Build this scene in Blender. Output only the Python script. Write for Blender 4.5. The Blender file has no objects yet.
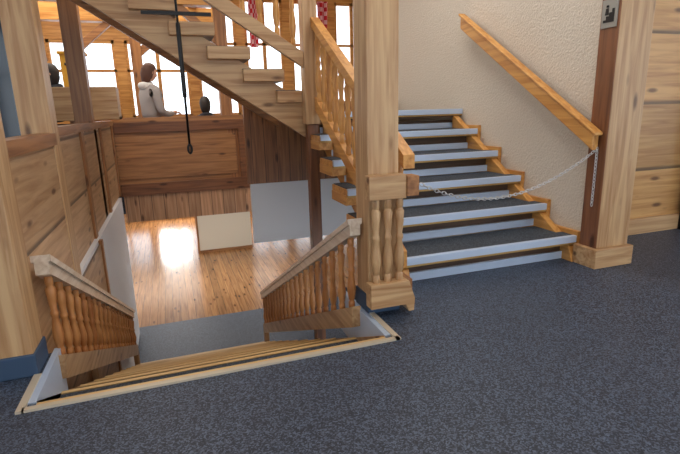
import bpy, bmesh, math, random
from mathutils import Vector, Matrix, Euler
random.seed(3)
sc = bpy.context.scene
try:
    sc.view_settings.view_transform = 'Standard'
except Exception:
    pass

# ------------------------------------------------------------ materials
def srgb(r, g, b):
    f = lambda c: (c/255/12.92) if c/255 <= .04045 else ((c/255+.055)/1.055)**2.4
    return (f(r), f(g), f(b), 1)

def newmat(name, rough=.5, metal=0.0, col=None):
    m = bpy.data.materials.new(name); m.use_nodes = True
    b = m.node_tree.nodes['Principled BSDF']
    b.inputs['Roughness'].default_value = rough
    b.inputs['Metallic'].default_value = metal
    if col: b.inputs['Base Color'].default_value = col
    return m, m.node_tree.nodes, m.node_tree.links, b

def wood(name, c_light, c_dark, axis='z', rough=.42, knots=True, boards=None):
    m, n, l, b = newmat(name, rough)
    tc = n.new('ShaderNodeTexCoord'); mp = n.new('ShaderNodeMapping')
    s = {'x': (1.0, 17, 17), 'y': (17, 1.0, 17), 'z': (17, 17, 1.0)}[axis]
    mp.inputs['Scale'].default_value = s
    l.new(tc.outputs['Object'], mp.inputs['Vector'])
    no = n.new('ShaderNodeTexNoise'); no.inputs['Scale'].default_value = 1.7
    no.inputs['Detail'].default_value = 8; no.inputs['Distortion'].default_value = .7
    l.new(mp.outputs[0], no.inputs['Vector'])
    r = n.new('ShaderNodeValToRGB')
    r.color_ramp.elements[0].position = .30; r.color_ramp.elements[0].color = c_dark
    r.color_ramp.elements[1].position = .62; r.color_ramp.elements[1].color = c_light
    l.new(no.outputs['Fac'], r.inputs[0])
    out = r.outputs[0]
    if knots:
        mp2 = n.new('ShaderNodeMapping')
        k = {'x': (2.6, 8, 8), 'y': (8, 2.6, 8), 'z': (8, 8, 2.6)}[axis]
        mp2.inputs['Scale'].default_value = k
        l.new(tc.outputs['Object'], mp2.inputs['Vector'])
        v = n.new('ShaderNodeTexVoronoi'); v.inputs['Scale'].default_value = 1.0
        l.new(mp2.outputs[0], v.inputs['Vector'])
        r2 = n.new('ShaderNodeValToRGB')
        r2.color_ramp.elements[0].position = .08; r2.color_ramp.elements[0].color = (.20, .13, .09, 1)
        r2.color_ramp.elements[1].position = .18; r2.color_ramp.elements[1].color = (1, 1, 1, 1)
        l.new(v.outputs['Distance'], r2.inputs[0])
        mx = n.new('ShaderNodeMixRGB'); mx.blend_type = 'MULTIPLY'; mx.inputs[0].default_value = .85
        l.new(out, mx.inputs[1]); l.new(r2.outputs[0], mx.inputs[2]); out = mx.outputs[0]
    if boards:
        sp = n.new('ShaderNodeSeparateXYZ'); l.new(tc.outputs['Object'], sp.inputs[0])
        d = n.new('ShaderNodeMath'); d.operation = 'DIVIDE'; d.inputs[1].default_value = boards[1]
        l.new(sp.outputs[boards[0]], d.inputs[0])
        fr = n.new('ShaderNodeMath'); fr.operation = 'FRACT'; l.new(d.outputs[0], fr.inputs[0])
        r3 = n.new('ShaderNodeValToRGB')
        r3.color_ramp.elements[0].position = .03; r3.color_ramp.elements[0].color = (.3, .3, .3, 1)
        r3.color_ramp.elements[1].position = .07; r3.color_ramp.elements[1].color = (1, 1, 1, 1)
        l.new(fr.outputs[0], r3.inputs[0])
        fl = n.new('ShaderNodeMath'); fl.operation = 'FLOOR'; l.new(d.outputs[0], fl.inputs[0])
        wn = n.new('ShaderNodeTexWhiteNoise'); wn.noise_dimensions = '1D'; l.new(fl.outputs[0], wn.inputs['W'])
        mr = n.new('ShaderNodeMapRange'); mr.inputs['To Min'].default_value = .78; mr.inputs['To Max'].default_value = 1.12
        l.new(wn.outputs['Value'], mr.inputs['Value'])
        mm = n.new('ShaderNodeMixRGB'); mm.blend_type = 'MULTIPLY'; mm.inputs[0].default_value = 1
        l.new(out, mm.inputs[1]); l.new(r3.outputs[0], mm.inputs[2])
        m2 = n.new('ShaderNodeMixRGB'); m2.blend_type = 'MULTIPLY'; m2.inputs[0].default_value = 1
        l.new(mm.outputs[0], m2.inputs[1]); l.new(mr.outputs[0], m2.inputs[2]); out = m2.outputs[0]
    l.new(out, b.inputs['Base Color'])
    bp = n.new('ShaderNodeBump'); bp.inputs['Strength'].default_value = .1; bp.inputs['Distance'].default_value = .008
    l.new(no.outputs['Fac'], bp.inputs['Height']); l.new(bp.outputs[0], b.inputs['Normal'])
    return m

PL, PD = srgb(202, 166, 122), srgb(162, 118, 76)          # pine
GL, GD = srgb(214, 158, 86), srgb(176, 114, 50)           # golden
BL, BD = srgb(170, 118, 72), srgb(124, 80, 46)            # brown
RL, RD = srgb(132, 84, 52), srgb(90, 54, 33)              # dark brown
pine_z = wood('pine_vertical', PL, PD, 'z'); pine_x = wood('pine_along_x', PL, PD, 'x'); pine_y = wood('pine_along_y', PL, PD, 'y')
gold_z = wood('golden_vertical', GL, GD, 'z', knots=False); gold_x = wood('golden_along_x', GL, GD, 'x', knots=False); gold_y = wood('golden_along_y', GL, GD, 'y', knots=False)
brown_z = wood('brown_vertical', BL, BD, 'z'); brown_x = wood('brown_along_x', BL, BD, 'x'); brown_y = wood('brown_along_y', BL, BD, 'y')
red_z = wood('redbrown_vertical', RL, RD, 'z'); red_x = wood('redbrown_along_x', RL, RD, 'x')
dark_x = wood('shade_dark_wood', srgb(86, 62, 44), srgb(56, 40, 30), 'x', knots=False)  # shade of the open riser gaps put into a dark wood colour
bal_m = wood('baluster_wood', srgb(204, 144, 86), srgb(166, 104, 56), 'z', knots=False)
slats = wood('vertical_slats', srgb(200, 152, 114), srgb(160, 114, 80), 'z', boards=(0, .16))
redslats = wood('redbrown_boards', srgb(164, 110, 68), srgb(116, 74, 44), 'z', boards=(0, .14))
wallboards = wood('pine_wall_boards', srgb(212, 166, 106), srgb(178, 126, 72), 'x', boards=(2, .52))
panelboards = wood('pine_panel_boards', srgb(208, 170, 128), srgb(172, 130, 90), 'y', boards=(2, .45))
ceilboards = wood('ceiling_boards', srgb(176, 124, 76), srgb(130, 86, 50), 'y', boards=(0, .16))
parquet = wood('lower_wood_floor', srgb(190, 138, 88), srgb(146, 98, 58), 'y', rough=.2, boards=(0, .11))
nose = wood('pale_nosing', srgb(228, 194, 136), srgb(200, 158, 98), 'x', knots=False)
railtop = wood('worn_pale_rail', srgb(226, 210, 190), srgb(196, 172, 146), 'y', rough=.3, knots=False)

def carpet(name, base, speck, sc_=200, rough=.75, lo=.35, hi=1.0):
    m, n, l, b = newmat(name, rough)
    tc = n.new('ShaderNodeTexCoord')
    v = n.new('ShaderNodeTexVoronoi'); v.inputs['Scale'].default_value = sc_
    l.new(tc.outputs['Object'], v.inputs['Vector'])
    sp = n.new('ShaderNodeSeparateColor'); l.new(v.outputs['Color'], sp.inputs[0])
    r = n.new('ShaderNodeValToRGB'); e = r.color_ramp.elements
    e[0].position = lo; e[0].color = base
    e[1].position = hi; e[1].color = speck
    l.new(sp.outputs[0], r.inputs[0])
    n2 = n.new('ShaderNodeTexNoise'); n2.inputs['Scale'].default_value = 1.3; n2.inputs['Detail'].default_value = 4
    l.new(tc.outputs['Object'], n2.inputs['Vector'])
    mr = n.new('ShaderNodeMapRange'); mr.inputs['To Min'].default_value = .8; mr.inputs['To Max'].default_value = 1.2
    l.new(n2.outputs['Fac'], mr.inputs['Value'])
    mm = n.new('ShaderNodeMixRGB'); mm.blend_type = 'MULTIPLY'; mm.inputs[0].default_value = 1
    l.new(r.outputs[0], mm.inputs[1]); l.new(mr.outputs[0], mm.inputs[2])
    l.new(mm.outputs[0], b.inputs['Base Color'])
    bp = n.new('ShaderNodeBump'); bp.inputs['Strength'].default_value = .2; bp.inputs['Distance'].default_value = .002
    l.new(sp.outputs[0], bp.inputs['Height']); l.new(bp.outputs[0], b.inputs['Normal'])
    return m
floor_m = carpet('dark_speckled_floor', srgb(30, 38, 52), srgb(94, 108, 130), 190, .5)
tread_m = carpet('tread_carpet', srgb(38, 45, 54), srgb(86, 94, 104), 200, .75)
base_blue = newmat('post_base_paint', .5, 0, srgb(52, 74, 100))[0]

def plaster(name, col, sc_=70, st=.5):
    m, n, l, b = newmat(name, .9, 0, col)
    tc = n.new('ShaderNodeTexCoord')
    no = n.new('ShaderNodeTexNoise'); no.inputs['Scale'].default_value = sc_; no.inputs['Detail'].default_value = 4
    l.new(tc.outputs['Object'], no.inputs['Vector'])
    bp = n.new('ShaderNodeBump'); bp.inputs['Strength'].default_value = st; bp.inputs['Distance'].default_value = .015
    l.new(no.outputs['Fac'], bp.inputs['Height']); l.new(bp.outputs[0], b.inputs['Normal'])
    return m
plaster_m = plaster('cream_roughcast', srgb(214, 203, 186), 75, .75)
white_m = plaster('white_plaster', srgb(216, 221, 228), 20, .1)
board_m = plaster('white_board', srgb(238, 240, 244), 20, .05)
cream_m = plaster('cream_panel', srgb(226, 216, 196), 20, .1)
alu = newmat('aluminium', .34, .25, srgb(198, 216, 240))[0]
brass = newmat('brass_edge', .4, .5, srgb(196, 160, 98))[0]
steel = newmat('chain_steel', .3, .8, srgb(205, 205, 205))[0]
black = newmat('black_metal', .4, .3, srgb(18, 18, 20))[0]
dkglass = newmat('dark_glass', .08, 0, srgb(40, 56, 72))[0]
trim_m = newmat('trim_metal', .4, .2, srgb(204, 192, 170))[0]
sign_m = newmat('sign_grey', .4, .2, srgb(150, 148, 140))[0]
yellow_m = newmat('yellow_box_paint', .5, 0, srgb(216, 160, 50))[0]
glass_m, gn, gl_, gb = newmat('window_glass')
gn.remove(gb); t = gn.new('ShaderNodeBsdfTransparent'); g = gn.new('ShaderNodeBsdfGlossy'); g.inputs['Roughness'].default_value = .02
mxs = gn.new('ShaderNodeMixShader'); mxs.inputs[0].default_value = .06
gl_.new(t.outputs[0], mxs.inputs[1]); gl_.new(g.outputs[0], mxs.inputs[2]); gl_.new(mxs.outputs[0], gn['Material Output'].inputs[0])
lamp_m, n_, l_, b_ = newmat('warm_lamp_glass', .3, 0, (1, .7, .35, 1))
b_.inputs['Emission Color'].default_value = (1, .6, .25, 1); b_.inputs['Emission Strength'].default_value = 6
check_m, n_, l_, b_ = newmat('red_white_check_fabric', .9)
tc = n_.new('ShaderNodeTexCoord'); ck = n_.new('ShaderNodeTexChecker'); ck.inputs['Scale'].default_value = 12
ck.inputs['Color1'].default_value = srgb(200, 30, 45); ck.inputs['Color2'].default_value = srgb(230, 180, 185)
l_.new(tc.outputs['Object'], ck.inputs['Vector']); l_.new(ck.outputs[0], b_.inputs['Base Color'])

# ------------------------------------------------------------ builder
class B:
    def __init__(s, name):
        s.name = name; s.v = []; s.f = []; s.m = []; s.mats = []; s.sm = []
    def mi(s, m):
        if m not in s.mats: s.mats.append(m)
        return s.mats.index(m)
    def add(s, vs, fs, m, smooth=False):
        o = len(s.v); s.v += [tuple(p) for p in vs]; i = s.mi(m)
        for f in fs:
            s.f.append([o+k for k in f]); s.m.append(i); s.sm.append(smooth)
    def box(s, x0, x1, y0, y1, z0, z1, m):
        s.add([(x0,y0,z0),(x1,y0,z0),(x1,y1,z0),(x0,y1,z0),(x0,y0,z1),(x1,y0,z1),(x1,y1,z1),(x0,y1,z1)],
              [(0,3,2,1),(4,5,6,7),(0,1,5,4),(1,2,6,5),(2,3,7,6),(3,0,4,7)], m)
    def pyz(s, pts, x0, x1, m):
        n = len(pts)
        s.add([(x0,a,b) for a,b in pts]+[(x1,a,b) for a,b in pts],
              [tuple(range(n)), tuple(range(n, 2*n))[::-1]]+[(i,(i+1)%n,n+(i+1)%n,n+i) for i in range(n)], m)
    def pxz(s, pts, y0, y1, m):
        n = len(pts)
        s.add([(a,y0,b) for a,b in pts]+[(a,y1,b) for a,b in pts],
              [tuple(range(n)), tuple(range(n, 2*n))[::-1]]+[(i,(i+1)%n,n+(i+1)%n,n+i) for i in range(n)], m)
    def by(s, x0, x1, ya, za, yb, zb, h, m):
        s.pyz([(ya,za-h/2),(yb,zb-h/2),(yb,zb+h/2),(ya,za+h/2)], x0, x1, m)
    def bx(s, y0, y1, xa, za, xb, zb, h, m):
        s.pxz([(xa,za-h/2),(xb,zb-h/2),(xb,zb+h/2),(xa,za+h/2)], y0, y1, m)
    def lathe(s, prof, p, m, seg=10):
        vs = []; fs = []
        for r, z in prof:
            for i in range(seg):
                a = 2*math.pi*i/seg; vs.append((p[0]+r*math.cos(a), p[1]+r*math.sin(a), p[2]+z))
        for j in range(len(prof)-1):
            for i in range(seg):
                k = (i+1) % seg; fs.append((j*seg+i, j*seg+k, (j+1)*seg+k, (j+1)*seg+i))
        fs.append(tuple(range(seg))[::-1]); fs.append(tuple((len(prof)-1)*seg+i for i in range(seg)))
        s.add(vs, fs, m, True)
    def baluster(s, x, y, z0, z1, m, k=1.0):
        h = z1-z0
        pr = [(0,.017),(.10,.017),(.12,.012),(.15,.017),(.28,.024),(.40,.019),(.50,.013),(.53,.018),(.56,.018),(.59,.013),(.72,.018),(.84,.022),(.88,.013),(.90,.017),(1,.017)]
        s.lathe([(r*k, t*h) for t, r in pr], (x, y, z0), m)
    def link(s, c, d, up, L, W, r, m, n=10, q=5):
        d = d.normalized(); e = up.cross(d).normalized(); nn = d.cross(e)
        vs = []; fs = []
        for i in range(n):
            a = 2*math.pi*i/n
            ctr = c+d*(L*math.cos(a))+e*(W*math.sin(a)); out = (d*math.cos(a)+e*math.sin(a)).normalized()
            for j in range(q):
                b = 2*math.pi*j/q; vs.append(ctr+out*(r*math.cos(b))+nn*(r*math.sin(b)))
        for i in range(n):
            for j in range(q):
                fs.append((i*q+j, ((i+1)%n)*q+j, ((i+1)%n)*q+(j+1)%q, i*q+(j+1)%q))
        s.add(vs, fs, m, True)
    def done(s, bevel=0, parent=None):
        me = bpy.data.meshes.new(s.name); me.from_pydata(s.v, [], s.f); me.update()
        for m in s.mats: me.materials.append(m)
        for i, p in enumerate(me.polygons):
            p.material_index = s.m[i]; p.use_smooth = s.sm[i]
        bm = bmesh.new(); bm.from_mesh(me); bmesh.ops.recalc_face_normals(bm, faces=bm.faces); bm.to_mesh(me); bm.free()
        o = bpy.data.objects.new(s.name, me); sc.collection.objects.link(o)
        if bevel:
            md = o.modifiers.new('bevel', 'BEVEL'); md.width = bevel; md.segments = 2; md.limit_method = 'ANGLE'; md.angle_limit = math.radians(50)
        if parent: o.parent = parent
        return o

LOW = -1.87   # lower level
# ------------------------------------------------------------ floors
b = B('floor')
b.box(-6, 7, -4, 1.89, -.25, 0, floor_m)
b.box(.91, 7, 1.89, 2.62, -.25, 0, floor_m)
b.box(2.62, 7, 2.62, 2.85, -.25, 0, floor_m)
b.box(-6, -.72, 1.89, 10.5, -.25, 0, floor_m)
b.box(-.72, 4.5, 7.06, 10.5, -.25, 0, floor_m)
b.box(-.72, -.61, 1.89, 2.36, -.25, 0, floor_m)
b.done()
b = B('floor_lower_landing'); b.box(-2.5, 4.5, -1, 6.9, LOW-.1, LOW, floor_m); b.done()
b = B('floor_lower_hall'); b.box(-6, 6, 6.9, 14.5, LOW-.1, LOW, parquet); b.done()

b = B('trim_stair_opening')
b.box(-.62, .93, 1.87, 1.895, .0, .010, trim_m)
b.box(-.64, -.612, 1.87, 2.152, .0, .010, trim_m)
b.box(.908, .935, 1.87, 2.192, .0, .010, trim_m)
b.box(.88, .908, 1.93, 2.62, -.25, 0.004, alu)
b.box(-.612, -.585, 1.93, 2.4, -.25, 0.004, alu)
b.done()

# ------------------------------------------------------------ stairs down
RUN = .352
b = B('staircase_down')
for k in range(0, 11):
    y0 = 1.94+RUN*(k-1); y1 = 1.94+RUN*k; z = -.17*k
    if k == 0:
        b.box(-.585, .88, 1.915, 1.94, -.05, -.006, nose); b.box(-.585, .88, 1.895, 1.915, -.05, -.010, black); continue
    b.box(-.585, .86, y0-.02, y1-.022, z-.04, z, tread_m)
    b.box(-.585, .86, y1-.022, y1, z-.045, z+.004, nose)
    b.box(-.585, .86, y1-.05, y1-.03, z-.17, z-.04, red_x)
for x in (-.61, .86):
    b.pyz([(1.94,-.36),(5.5,-2.05+.18),(5.5,-1.74),(1.94,.0)], x, x+.025, pine_y)
b.done()

def stair_rail(name, x0, x1, ya):
    b = B(name); m = -.49
    f = lambda y: .51+m*(y-2.236)
    g = lambda y: -.02-.465*(y-2.236)
    yb = 5.35
    b.by(x0-.014, x1+.014, ya, f(ya), yb, f(yb), .03, railtop)
    b.by(x0-.004, x1+.004, ya, f(ya)-.045, yb, f(yb)-.045, .06, railtop)
    b.by(x0, x1, ya, g(ya), yb, g(yb), .12, pine_y)
    n = 19
    for i in range(n):
        y = ya+.07+(yb-ya-.12)*i/(n-1)
        b.baluster((x0+x1)/2, y, g(y)+.05, f(y)-.065, bal_m, 1.05)
    b.box(x0, x1, yb-.08, yb, LOW, g(yb), pine_z)
    b.done()
stair_rail('stair_railing', .835, .885, 2.26)
stair_rail('stair_railing', -.612, -.562, 2.335)

# ------------------------------------------------------------ posts
b = B('timber_post')
b.box(.91, 1.08, 2.20, 2.37, 0, 3.6, pine_z)
b.box(.902, 1.088, 2.192, 2.378, 0, .10, base_blue)
b.done(.006)
b = B('timber_post')
b.box(-.80, -.63, 2.16, 2.33, 0, 3.6, pine_z)
b.box(-.808, -.622, 2.152, 2.338, 0, .10, base_blue)
b.done(.006)
b = B('timber_post'); b.box(-.82, -.655, 3.32, 3.50, 0, 3.6, pine_z); b.box(-.66,-.62,3.34,3.48,LOW,0,pine_z); b.done(.005)
b = B('timber_post'); b.box(-.86, -.70, 5.4, 5.56, 0, 3.6, brown_z); b.done(.005)
b = B('timber_post')
b.box(2.575, 2.84, 2.31, 2.45, .13, 3.6, pine_z)
b.box(2.568, 2.576, 2.312, 2.449, .13, 3.6, red_z)
b.box(2.54, 2.865, 2.28, 2.47, 0, .13, pine_x)
b.done(.005)
b = B('timber_post')
b.box(1.09, 1.21, 3.95, 4.07, .95, 3.6, pine_z)
b.box(1.11, 1.20, 3.97, 4.06, LOW, .95, red_z)
b.done(.004)

b = B('stair_sign')
b.box(2.560, 2.567, 2.325, 2.435, 1.50, 1.66, sign_m)
b.pyz([(2.345,1.53),(2.42,1.53),(2.42,1.545),(2.40,1.545),(2.40,1.565),(2.38,1.565),(2.38,1.585),(2.36,1.585),(2.36,1.605),(2.345,1.605)], 2.557, 2.560, black)
b.lathe([(.008,0),(.008,.012)], (2.5585, 2.395, 1.615), black, 8)
b.pyz([(2.385,1.572),(2.41,1.572),(2.405,1.61),(2.388,1.61)], 2.557, 2.560, black)
b.done()

# ------------------------------------------------------------ staircase up
RS = .1735; LZ = 6*RS
b = B('staircase_up')
for k in range(1, 6):
    y = 2.5+(k-1)*.30; z = RS*k
    b.box(1.13, 2.585, y, y+.34, z-.05, z-.006, gold_x)
    b.box(1.14, 2.585, y+.02, y+.34, z-.006, z, tread_m)
    b.box(1.13, 2.585, y-.012, y+.020, z-.044, z+.003, alu)
    b.box(1.13, 2.585, y-.008, y+.018, z-.058, z-.044, brass)
    b.box(1.24, 2.585, y+.055, y+.075, z-RS, z-.120, alu)
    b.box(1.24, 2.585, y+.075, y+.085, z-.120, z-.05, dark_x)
    b.box(2.585, 2.618, y-.012, y+.33, z-RS, z+.030, gold_y)
    b.box(1.125, 1.24, y+.03, y+.34, z-.12, z-.05, gold_y)
b.box(1.24, 2.585, 4.055, 4.075, 5*RS, 5*RS+.05, alu)
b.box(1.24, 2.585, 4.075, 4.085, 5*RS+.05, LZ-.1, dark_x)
st = [(2.46,0),(2.75,0),(4.02,.74),(4.02,.99),(2.5,.10)]
b.pyz(st, 1.25, 1.30, gold_y); b.pyz(st, 2.53, 2.585, gold_y)
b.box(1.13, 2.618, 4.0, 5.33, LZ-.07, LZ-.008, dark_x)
b.box(1.13, 2.618, 4.02, 5.33, LZ-.008, LZ, tread_m)
b.box(1.21, 2.618, 3.985, 4.02, LZ-.044, LZ+.003, alu)
b.box(1.21, 2.618, 3.99, 4.02, LZ-.058, LZ-.044, brass)
sl = .17/.265
for k in range(1, 10):
    xr = 1.47-.265*k; z = LZ+.02+.17*k
    b.box(xr-.33, min(xr, 1.085), 4.03, 5.3, z-.10, z-.006, pine_x)
    b.box(xr-.33, min(xr, 1.085)-.01, 4.06, 5.28, z-.006, z, tread_m)
b.pxz([(1.12,.84),(1.12,1.13),(-1.6,1.13+2.72*sl),(-1.6,.84+2.72*sl)], 4.10, 4.16, pine_x)
b.pxz([(1.12,.90),(1.12,1.13),(-1.6,1.13+2.72*sl),(-1.6,.90+2.72*sl)], 5.18, 5.24, brown_x)
b.done(.003)

b = B('staircase_balustrade')
f = lambda y: .80+.585*(y-2.33); g = lambda y: .20+.567*(y-2.33)
ya, yb = 2.36, 3.95
b.by(1.155, 1.225, ya-.06, f(ya-.06), yb, f(yb), .075, gold_y)
b.by(1.165, 1.215, ya, g(ya), yb, g(yb), .10, gold_y)
for i in range(12):
    y = ya+.06+(yb-ya-.12)*i/11; b.baluster(1.19, y, g(y)+.04, f(y)-.03, gold_z, 1.2)
b.box(.885, 1.085, 2.12, 2.18, .625, .745, pine_x)
b.box(1.085, 1.15, 2.11, 2.19, .635, .735, brown_y)
b.box(1.09, 1.155, 2.19, 2.36, .64, .72, brown_y)
b.pxz([(.885,.06),(1.08,.06),(1.10,.02),(1.13,.02),(1.135,.09),(1.10,.19),(.885,.19)], 2.11, 2.18, pine_x)
for x in (.93, .995, 1.06): b.baluster(x, 2.15, .18, .63, pine_z, 1.15)
b.box(1.10,1.155,2.18,2.46,.06,.17,brown_y)
b.done(.003)

b = B('staircase_balustrade')
f = lambda x: 2.12+sl*(1.08-x); g = lambda x: 1.47+sl*(1.08-x)
b.bx(3.97, 4.02, 1.09, g(1.09), -1.5, g(-1.5), .12, pine_x)
b.bx(3.96, 4.03, 1.09, f(1.09), -1.5, f(-1.5), .07, gold_x)
for i in range(20):
    x = 1.02-.13*i; b.baluster(x, 3.995, g(x)+.05, f(x)-.03, gold_z, 1.2)
b.done(.003)

b = B('wall_handrail')
b.by(2.505, 2.555, 2.36, .82, 3.90, 1.775, .10, gold_y)
b.by(2.495, 2.565, 2.34, .872, 3.92, 1.845, .022, gold_y)
b.by(2.555, 2.60, 2.40, .79, 3.90, 1.725, .06, brown_y)
for y in (2.6, 3.1, 3.6):
    z = .80+.62*(y-2.36)
    b.box(2.595, 2.62, y-.03, y+.03, z-.03, z+.03, brown_y)
b.done(.008)

b = B('barrier_chain')
P0 = Vector((1.165, 2.13, .69)); P1 = Vector((2.555, 2.37, .775)); N = 58
pts = []
for i in range(N+1):
    t = i/N; p = P0.lerp(P1, t); p.z -= .17*4*t*(1-t)*(1.15-.3*t); pts.append(p)
for i in range(N):
    d = pts[i+1]-pts[i]; c = (pts[i]+pts[i+1])/2
    up = Vector((0,0,1)) if i % 2 else Vector((0.15,1,0))
    b.link(c, d, up, .017, .008, .0026, steel)
for i in range(17):
    c = P1+Vector((-.006, -.01, -.022*i)); b.link(c, Vector((0.05,0,1)), Vector((1,0,0)) if i%2 else Vector((0,1,0)), .016, .008, .0026, steel)
b.done()

# ------------------------------------------------------------ walls
b = B('wall_stair_right'); b.box(2.62, 2.78, 2.45, 5.45, -.25, 3.6, plaster_m); b.done()
b = B('wall_right'); b.box(2.78, 7, 2.85, 2.95, 0, 3.6, wallboards); b.done()
b = B('baseboard_right'); b.box(2.80, 7, 2.815, 2.85, 0, .13, pine_x); b.done(.004)
b = B('door_frame'); b.box(4.02, 4.20, 2.76, 2.815, 0, 2.2, black); b.done()
b = B('wall_under_landing')
b.box(.78, 2.62, 5.36, 5.42, .28, 1.16, redslats)
b.box(.80, 2.62, 5.34, 5.40, -.40, .28, board_m)
b.box(2.62, 2.70, 2.62, 5.4, LOW, -.25, white_m)
b.done()
b = B('wall_left_lower'); b.box(-.72, -.66, 3.5, 6.7, LOW, 0.03, board_m); b.box(-.72, -.66, 1.95, 2.36, LOW, -.25, white_m)
b.box(-.72, -.66, 2.36, 3.5, LOW, .03, panelboards); b.box(-.66, -.645, 3.5, 4.4, LOW, .0, panelboards); b.box(-.66,-.63,4.4,4.46,LOW,.03,brown_z); b.done()
b = B('parapet_left')
b.box(-.72, -.66, 2.33, 3.32, .03, .90, panelboards)
b.box(-.75, -.64, 2.33, 3.32, .90, .97, brown_y)
b.box(-.76, -.70, 3.50, 6.96, .03, .94, panelboards)
b.box(-.79, -.67, 3.50, 6.96, .94, 1.0, brown_y)
for y in (4.5, 5.7, 6.86): b.box(-.705,-.68,y,y+.1,.03,.94,brown_z)
b.done()
b = B('parapet_back')
b.box(-.9, .78, 7.0, 7.05, .02, .98, brown_x)
b.box(-.95, 2.6, 6.97, 7.08, .97, 1.03, brown_x)
b.box(-.9, 2.6, 6.965, 7.0, .0, .16, red_x)
b.box(-.9, 2.6, 6.965, 7.0, .84, .97, red_x)
for x in (-.9, .92): b.box(x, x+.12, 6.96, 7.0, .16, .84, red_x)
b.box(-.74, .88, 6.985, 7.0, .22, .78, brown_x)
b.box(.78, 2.6, 7.0, 7.05, .02, .98, redslats)
b.done(.004)
b = B('trim_slatted_fascia'); b.box(-.66, 1.4, 6.99, 7.04, -.36, .0, slats); b.box(1.4,4.5,6.99,7.04,-.6,0,white_m); b.done()
b = B('parapet_planter_box')
for (x0,x1,y0,y1) in ((-1.35,-.50,5.95,5.99),(-1.35,-.50,6.25,6.29),(-1.35,-1.31,5.99,6.25),(-.54,-.50,5.99,6.25)): b.box(x0,x1,y0,y1,1.02,1.37,pine_x)
b.box(-1.35,-.50,5.99,6.25,1.02,1.05,pine_x)
b.box(-1.0,-.80,5.99,6.25,.0,1.02,brown_z)
b.done(.004)
b = B('yellow_letter_box')
b.box(-1.06,-.82,6.32,6.52,1.39,1.74,yellow_m); b.box(-1.02,-.86,6.312,6.32,1.62,1.65,black); b.box(-1.08,-.80,6.30,6.54,1.74,1.77,yellow_m); b.box(-.97,-.91,6.40,6.46,0,1.39,black); b.done(.004)
b = B('glass_display_cabinet')
b.box(-1.95,-1.15,4.9,5.4,0,.12,black); b.box(-1.95,-1.15,4.9,5.4,1.85,1.95,black)
for x in (-1.95,-1.57,-1.19):
    b.box(x,x+.04,4.9,4.94,.12,1.85,black)
for x in (-1.95,-1.19): b.box(x,x+.04,5.36,5.4,.12,1.85,black)
b.box(-1.91,-1.19,4.915,4.925,.12,1.85,dkglass); b.box(-1.175,-1.165,4.94,5.36,.12,1.85,dkglass)
for z in (.6,1.05,1.45): b.box(-1.91,-1.19,4.94,5.36,z,z+.02,sign_m)
b.done(.003)

def window_wall(name, axis, pos, a0, a1, z0, z1, sill, head, bay, m=brown_x, transom=True, wallm=None):
    wallm = wallm or m
    b = B(name); th = .12
    def bx(u0,u1,w0,w1,d0,d1,mm):
        if axis == 'x': b.box(u0,u1,pos+d0,pos+d1,w0,w1,mm)
        else: b.box(pos+d0,pos+d1,u0,u1,w0,w1,mm)
    bx(a0,a1,z0,sill,0,th,wallm); bx(a0,a1,head,z1,0,th,wallm)
    n = max(1, round((a1-a0)/bay)); w = (a1-a0)/n
    for i in range(n+1):
        u = a0+i*w; bx(max(a0,u-.09), min(a1,u+.09), sill, head, 0, th, m)
    for i in range(n):
        u0, u1 = a0+i*w+.09, a0+(i+1)*w-.09; c = (u0+u1)/2
        for q0,q1 in ((u0,u0+.05),(u1-.05,u1),(c-.035,c+.035)): bx(q0,q1,sill,head,.02,.08,m)
        bx(u0,u1,sill,sill+.06,.02,.08,m); bx(u0,u1,head-.06,head,.02,.08,m)
        if transom:
            h = sill+(head-sill)*.62; bx(u0,u1,h-.025,h+.025,.02,.08,m)
        bx(u0,u1,sill,head,.045,.052,glass_m)
    return b.done()
window_wall('window_1', 'x', 10.5, -6, .6, 0, 3.6, 1.0, 2.45, 1.25, m=gold_x)
window_wall('window_2', 'x', 10.5, .6, 4.5, 0, 3.6, 1.0, 3.3, 1.0, m=gold_x)
window_wall('window_3', 'y', -6.12, -4, 10.5, -.25, 3.6, .6, 2.9, 1.8)
window_wall('window_4', 'x', -4.12, -6, 7, -.25, 3.6, .3, 3.1, 2.2)
window_wall('window_5', 'y', 7.0, -4, 2.85, -.25, 3.6, .3, 3.1, 1.8)
window_wall('window_6', 'x', 14.4, -6, 6, LOW, -.3, -1.55, -.5, 1.3, m=pine_x)
b = B('wall_lower_left'); b.box(-6.1,-6,6.7,14.5,LOW,-.25,cream_m); b.box(-6,-.72,6.66,6.72,LOW,-.25,white_m); b.done()
b = B('wall_lower_right'); b.box(6,6.1,5,14.5,LOW,3.6,cream_m); b.done()
b = B('ceiling_lower_hall'); b.box(-6,6,10.62,14.5,-.32,-.27,cream_m); b.done()
b = B('partition_lower_hall'); b.box(.38,1.5,10.4,10.5,LOW,-.26,cream_m); b.box(.34,.38,10.38,10.52,LOW,-.26,brown_z); b.box(.38,1.5,10.38,10.4,LOW,LOW+.06,brown_x); b.done()

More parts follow.
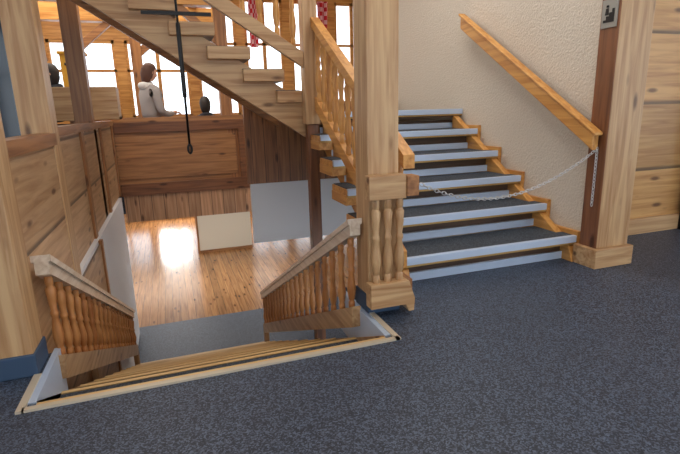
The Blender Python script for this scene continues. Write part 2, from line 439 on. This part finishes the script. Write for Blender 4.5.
b = B('ceiling'); b.box(-6.1, 7.1, -4.1, 10.6, 3.6, 3.7, ceilboards); b.done()
b = B('ceiling_beams')
for y in (7.3, 8.8): b.box(-6, 1.0, y, y+.18, 2.50, 2.75, gold_x)
for x in (-5,-3.6,-2.2,-.9,.5): b.box(x, x+.14, 6.5, 10.5, 2.75, 2.93, gold_y)
b.done(.005)
for (x, y) in ((-2.6,7.32),(.75,7.32),(-1.4,8.82),(-.45,8.82)):
    b = B('hall_post'); b.box(x, x+.16, y, y+.16, 0, 2.50 if x < .7 else 3.6, brown_z)
    b.pxz([(x+.16,2.0),(x+.16,2.15),(x+.6,2.5),(x+.75,2.5)] if x<.7 else [(x,2.0),(x,2.15),(x-.4,2.5),(x-.55,2.5)], y+.03, y+.13, brown_x); b.done(.004)

def curtain(x, z0, z1, w, y=10.4):
    b = B('window_curtain'); n = 16; vs=[]; fs=[]
    for i in range(n+1):
        u = i/n
        for z,kk in ((z1,1),( (z0+z1)/2,.9),(z0,.7)):
            vs.append((x+u*w*kk, y+.025*math.sin(u*w*55), z))
    for i in range(n):
        for j in range(2): fs.append((i*3+j,(i+1)*3+j,(i+1)*3+j+1,i*3+j+1))
    b.add(vs, fs, check_m, True); b.done()
for x in (.70, 1.02, 1.75, 2.8, 3.2): curtain(x, 2.35, 3.28, .24)

for (x,y,z) in ((-2.0,8.0,2.15),(-1.6,8.0,1.95),(-3.4,9.3,2.0)):
    b = B('pendant_lamp')
    b.lathe([(.004,0),(.004,2.8-z)], (x,y,z), black, 6)
    b.lathe([(.02,0),(.07,-.03),(.10,-.10),(.11,-.16),(.105,-.16),(.06,-.10)], (x,y,z+.04), black, 14)
    b.lathe([(.01,-.02),(.05,-.05),(.065,-.10),(.05,-.15),(.01,-.17)], (x,y,z), lamp_m, 12)
    b.done()

b = B('hanging_hook_rod')
b.lathe([(.009,0),(.009,2.78)], (.14,3.88,.82), black, 8)
b.lathe([(.014,0),(.016,.03),(.016,.5),(.014,.52)], (.14,3.88,1.18), black, 8)
b.link(Vector((.14,3.88,.80)), Vector((0,0,1)), Vector((0,1,0)), .032, .012, .010, black, 16, 6)
b.box(-.10,.38,3.87,3.89,1.75,1.775,black)
b.done()

def table(x, y):
    b = B('dining_table'); b.box(x, x+1.3, y, y+.75, .72, .76, gold_x)
    for dx in (.06,1.18):
        for dy in (.06,.63): b.box(x+dx,x+dx+.06,y+dy,y+dy+.06,0,.72,gold_z)
    b.box(x+.08,x+1.22,y+.08,y+.1,.64,.72,gold_x); b.done(.004)
def chair(x, y, d):
    b = B('dining_chair'); b.box(x,x+.42,y,y+.42,.43,.47,gold_x)
    for dx in (.02,.36):
        for dy in (.02,.36): b.box(x+dx,x+dx+.04,y+dy,y+dy+.04,0,.43,gold_z)
    yy = y if d < 0 else y+.38
    b.box(x+.02,x+.06,yy,yy+.04,.47,1.0,gold_z); b.box(x+.36,x+.40,yy,yy+.04,.47,1.0,gold_z)
    b.box(x+.06,x+.36,yy+.005,yy+.03,.80,.98,gold_x); b.box(x+.06,x+.36,yy+.005,yy+.03,.62,.68,gold_x); b.done(.004)
table(.3, 9.05); chair(.41, 8.35, -1); chair(1.15, 8.35, -1)
table(-3.1, 9.3); chair(-3.0, 8.7, -1)

# ------------------------------------------------------------ people
def skin_obj(name, pts, edges, mat, parent, sub=2):
    me = bpy.data.meshes.new(name); me.from_pydata([p[:3] for p in pts], edges, []); me.update()
    o = bpy.data.objects.new(name, me); sc.collection.objects.link(o); o.parent = parent
    md = o.modifiers.new('skin', 'SKIN'); md.use_smooth_shade = True
    lay = me.skin_vertices[0].data
    for i, p in enumerate(pts):
        r = p[3]; lay[i].radius = (r, r) if not isinstance(r, tuple) else r
    lay[0].use_root = True
    s = o.modifiers.new('sub', 'SUBSURF'); s.levels = sub; s.render_levels = sub
    me.materials.append(mat); return o

def person(loc, head, jacket, trousers, haircol, tilt=0, seated=False, hood=None):
    E = bpy.data.objects.new('person', None); sc.collection.objects.link(E)
    E.location = loc; E.rotation_euler = (0, 0, head)
    skinm = newmat('skin', .55, 0, srgb(214, 160, 132))[0]; hm = newmat('hair', .6, 0, haircol)[0]
    jm = plaster('jacket_fabric', jacket, 40, .3); tm = newmat('trousers_fabric', .9, 0, trousers)[0]
    hoodm = plaster('hood_fleece', hood or jacket, 60, .5)
    shoe = newmat('shoe_leather', .5, 0, srgb(40, 34, 30))[0]
    hip = .95 if not seated else .52
    k = hip-.95
    P = [(0,0,.98+k,.15),(0,0,1.12+k,.145),(.01,0,1.28+k,.16),(0,0,1.40+k,.13),(0,0,1.47+k,.07),(.005,0,1.53+k,.055),
         (0,.14,1.40+k,.08),(.0,.19,1.30+k,.065),(.02,.22,1.12+k,.055),(.13,.18,1.06+k,.048),(.27,.12,1.08+k,.038),
         (0,-.14,1.40+k,.08),(.0,-.19,1.30+k,.065),(.02,-.22,1.12+k,.055),(.13,-.18,1.06+k,.048),(.27,-.12,1.08+k,.038)]
    Ed = [(0,1),(1,2),(2,3),(3,4),(4,5),(3,6),(6,7),(7,8),(8,9),(9,10),(3,11),(11,12),(12,13),(13,14),(14,15)]
    skin_obj('jacket', P, Ed, jm, E)
    if not seated:
        L = [(0,0,.97,.14),(0,.09,.88,.10),(.01,.10,.68,.078),(.015,.10,.50,.058),(0,.10,.32,.055),(-.01,.10,.10,.042),
             (0,-.09,.88,.10),(.01,-.10,.68,.078),(.015,-.10,.50,.058),(0,-.10,.32,.055),(-.01,-.10,.10,.042)]
        feet = ((-.01,.10),(-.01,-.10))
    else:
        L = [(0,0,.54,.14),(.06,.09,.53,.10),(.25,.10,.52,.082),(.43,.10,.50,.062),(.44,.10,.32,.055),(.42,.10,.10,.042),
             (.06,-.09,.53,.10),(.25,-.10,.52,.082),(.43,-.10,.50,.062),(.44,-.10,.32,.055),(.42,-.10,.10,.042)]
        feet = ((.42,.10),(.42,-.10))
    skin_obj('trousers', L, [(0,1),(1,2),(2,3),(3,4),(4,5),(0,6),(6,7),(7,8),(8,9),(9,10)], tm, E)
    for fx, fy in feet:
        skin_obj('shoe', [(fx-.04,fy,.05,.045),(fx+.05,fy,.045,.045),(fx+.15,fy,.035,.035),(fx+.2,fy,.03,.025)], [(0,1),(1,2),(2,3)], shoe, E)
    for s in (1,-1):
        wx, wy, wz = .29, .11*s, 1.085+k
        pts = [(wx-.03,wy+.015*s,wz,.026),(wx+.01,wy,wz+.002,.03),(wx+.05,wy-.02*s,wz+.004,.032)]
        skin_obj('hand_palm', pts, [(0,1),(1,2)], skinm, E, 1)
        for i, ln in enumerate((.060,.072,.066,.052)):
            oy = (.026-.017*i); bx, bz = wx+.06, wz+.0
            q = [(bx-.015,wy-.02*s+oy,bz,.0095),(bx+ln*.4,wy-.025*s+oy*1.1,bz+.004,.009),(bx+ln*.75,wy-.03*s+oy*1.1,bz-.012,.008),(bx+ln,wy-.032*s+oy*1.1,bz-.032,.0068)]
            skin_obj('finger', q, [(0,1),(1,2),(2,3)], skinm, E, 1)
        q = [(wx+.005,wy-.02*s,wz+.005,.011),(wx+.03,wy-.05*s,wz+.012,.010),(wx+.055,wy-.06*s,wz+.004,.008)]
        skin_obj('thumb', q, [(0,1),(1,2)], skinm, E, 1)
    H = bpy.data.objects.new('head_pivot', None); sc.collection.objects.link(H); H.parent = E
    H.location = (.01, 0, 1.55+k); H.rotation_euler = (0, tilt, 0)
    bm = bmesh.new(); bmesh.ops.create_uvsphere(bm, u_segments=32, v_segments=24, radius=1)
    for v in bm.verts:
        x, y, z = v.co
        w = .075*(1-.25*max(0,-z)); X = x*.095; Y = y*w; Z = z*.118+.09
        if x > 0:
            g_ = math.exp(-(y/.16)**2)*math.exp(-((z+.08)/.18)**2); X += .024*g_
            g_ = math.exp(-(y/.3)**2)*math.exp(-((z+.80)/.2)**2); X += .014*g_
            for e in (-.38,.38):
                g_ = math.exp(-((y-e)/.15)**2)*math.exp(-((z-.08)/.12)**2); X -= .010*g_
            g_ = math.exp(-(y/.3)**2)*math.exp(-((z+.42)/.07)**2); X += .006*g_
        v.co = (X, Y, Z)
    me = bpy.data.meshes.new('head'); bm.to_mesh(me); bm.free()
    for p in me.polygons: p.use_smooth = True
    me.materials.append(skinm); o = bpy.data.objects.new('head', me); sc.collection.objects.link(o); o.parent = H
    skin_obj('neck', [(-.01,0,-.05,.05),(0,0,.0,.05),(.0,0,.05,.05)], [(0,1),(1,2)], skinm, H, 1)
    ew = newmat('eye', .2, 0, srgb(60,40,30))[0]; lip = newmat('lip', .5, 0, srgb(170,90,84))[0]
    def ell(nm, c, r, m):
        bm = bmesh.new(); bmesh.ops.create_uvsphere(bm, u_segments=12, v_segments=8, radius=1)
        for v in bm.verts: v.co = (c[0]+v.co.x*r[0], c[1]+v.co.y*r[1], c[2]+v.co.z*r[2])
        me = bpy.data.meshes.new(nm); bm.to_mesh(me); bm.free()
        for p in me.polygons: p.use_smooth = True
        me.materials.append(m); o = bpy.data.objects.new(nm, me); sc.collection.objects.link(o); o.parent = H
    for s in (1,-1):
        ell('eye', (.080, .028*s, .098), (.010,.013,.008), ew)
        ell('ear', (-.002, .076*s, .085), (.018,.008,.03), skinm)
    ell('mouth', (.092, 0, .040), (.008,.022,.005), lip)
    bm = bmesh.new(); bmesh.ops.create_uvsphere(bm, u_segments=28, v_segments=20, radius=1)
    for v in bm.verts:
        x, y, z = v.co
        X = x*.108-.012; Y = y*.090; Z = z*.122+.10
        if x > .25 and z < .45: X = min(X, .02)
        if x <= .25 and z < -.3: X = X*.95-.012; Z -= .07*min(1, -z)
        if X > 0 and z < .2: Y *= .9
        v.co = (X+.004*math.sin(y*40), Y, Z)
    me = bpy.data.meshes.new('hair'); bm.to_mesh(me); bm.free()
    for p in me.polygons: p.use_smooth = True
    me.materials.append(hm); o = bpy.data.objects.new('hair', me); sc.collection.objects.link(o); o.parent = H
    skin_obj('hood', [(-.11,0,1.43+k,.065),(-.07,.07,1.46+k,.045),(.02,.085,1.45+k,.035),(.07,.03,1.41+k,.03),(-.07,-.07,1.46+k,.045),(.02,-.085,1.45+k,.035),(.07,-.03,1.41+k,.03)],
             [(0,1),(1,2),(2,3),(0,4),(4,5),(5,6)], hoodm, E)
    return E
person((-.20, 7.50, 0), math.radians(30), srgb(168, 160, 156), srgb(40, 44, 56), srgb(84, 50, 34), .3, False, srgb(228, 224, 218))
person((.62, 8.56, 0), math.radians(95), srgb(34, 36, 44), srgb(30, 30, 36), srgb(36, 26, 20), .1, True)
person((-1.43, 7.7, 0), math.radians(200), srgb(30, 34, 42), srgb(30, 30, 36), srgb(36, 26, 20), 0)
person((-2.15, 8.35, 0), math.radians(-60), srgb(150, 40, 44), srgb(30, 30, 36), srgb(120, 90, 60), 0)

# ------------------------------------------------------------ light
w = bpy.data.worlds.new('World'); sc.world = w; w.use_nodes = True
bg = w.node_tree.nodes['Background']; bg.inputs[0].default_value = (.84, .92, 1, 1); bg.inputs[1].default_value = 3.2
def area(name, loc, sx, sy, power, col=(1,.97,.93), rot=(0,0,0)):
    d = bpy.data.lights.new(name, 'AREA'); d.shape = 'RECTANGLE'; d.size = sx; d.size_y = sy; d.energy = power; d.color = col
    o = bpy.data.objects.new(name, d); sc.collection.objects.link(o); o.location = loc; o.rotation_euler = rot
area('fill_light', (1.2, .8, 3.55), 2.5, 2, 48)  # unseen area lamps added below the ceilings as fill, here and below
area('fill_light', (1.8, 3.4, 3.55), 1.2, 1.6, 34)
area('fill_light', (-1, 8.2, 3.5), 4, 1.5, 130, (1,.93,.82))
area('fill_light', (0, 12.4, -.36), 5, 2, 45)
area('fill_light', (0, 8.5, -.30), 4, 1.5, 50, (1,.96,.92))
area('fill_light', (-.6, 5.2, 3.5), 1.5, 1.5, 65, (1,.94,.86))
area('window_daylight', (-.25, 14.75, -1.0), 1.0, .5, 75, (1,.98,.95), (math.radians(-90),0,0))

# ------------------------------------------------------------ camera
cd = bpy.data.cameras.new('camera'); cam = bpy.data.objects.new('camera', cd); sc.collection.objects.link(cam)
cd.sensor_width = 36; cd.lens = 480/680*36; cd.clip_start = .05
M = Matrix.Rotation(math.radians(-19), 4, 'Z') @ Matrix.Rotation(math.radians(90-13.7), 4, 'X') @ Matrix.Rotation(math.radians(-1.5), 4, 'Z')
M.translation = (0, 0, 1.06); cam.matrix_world = M
sc.camera = cam
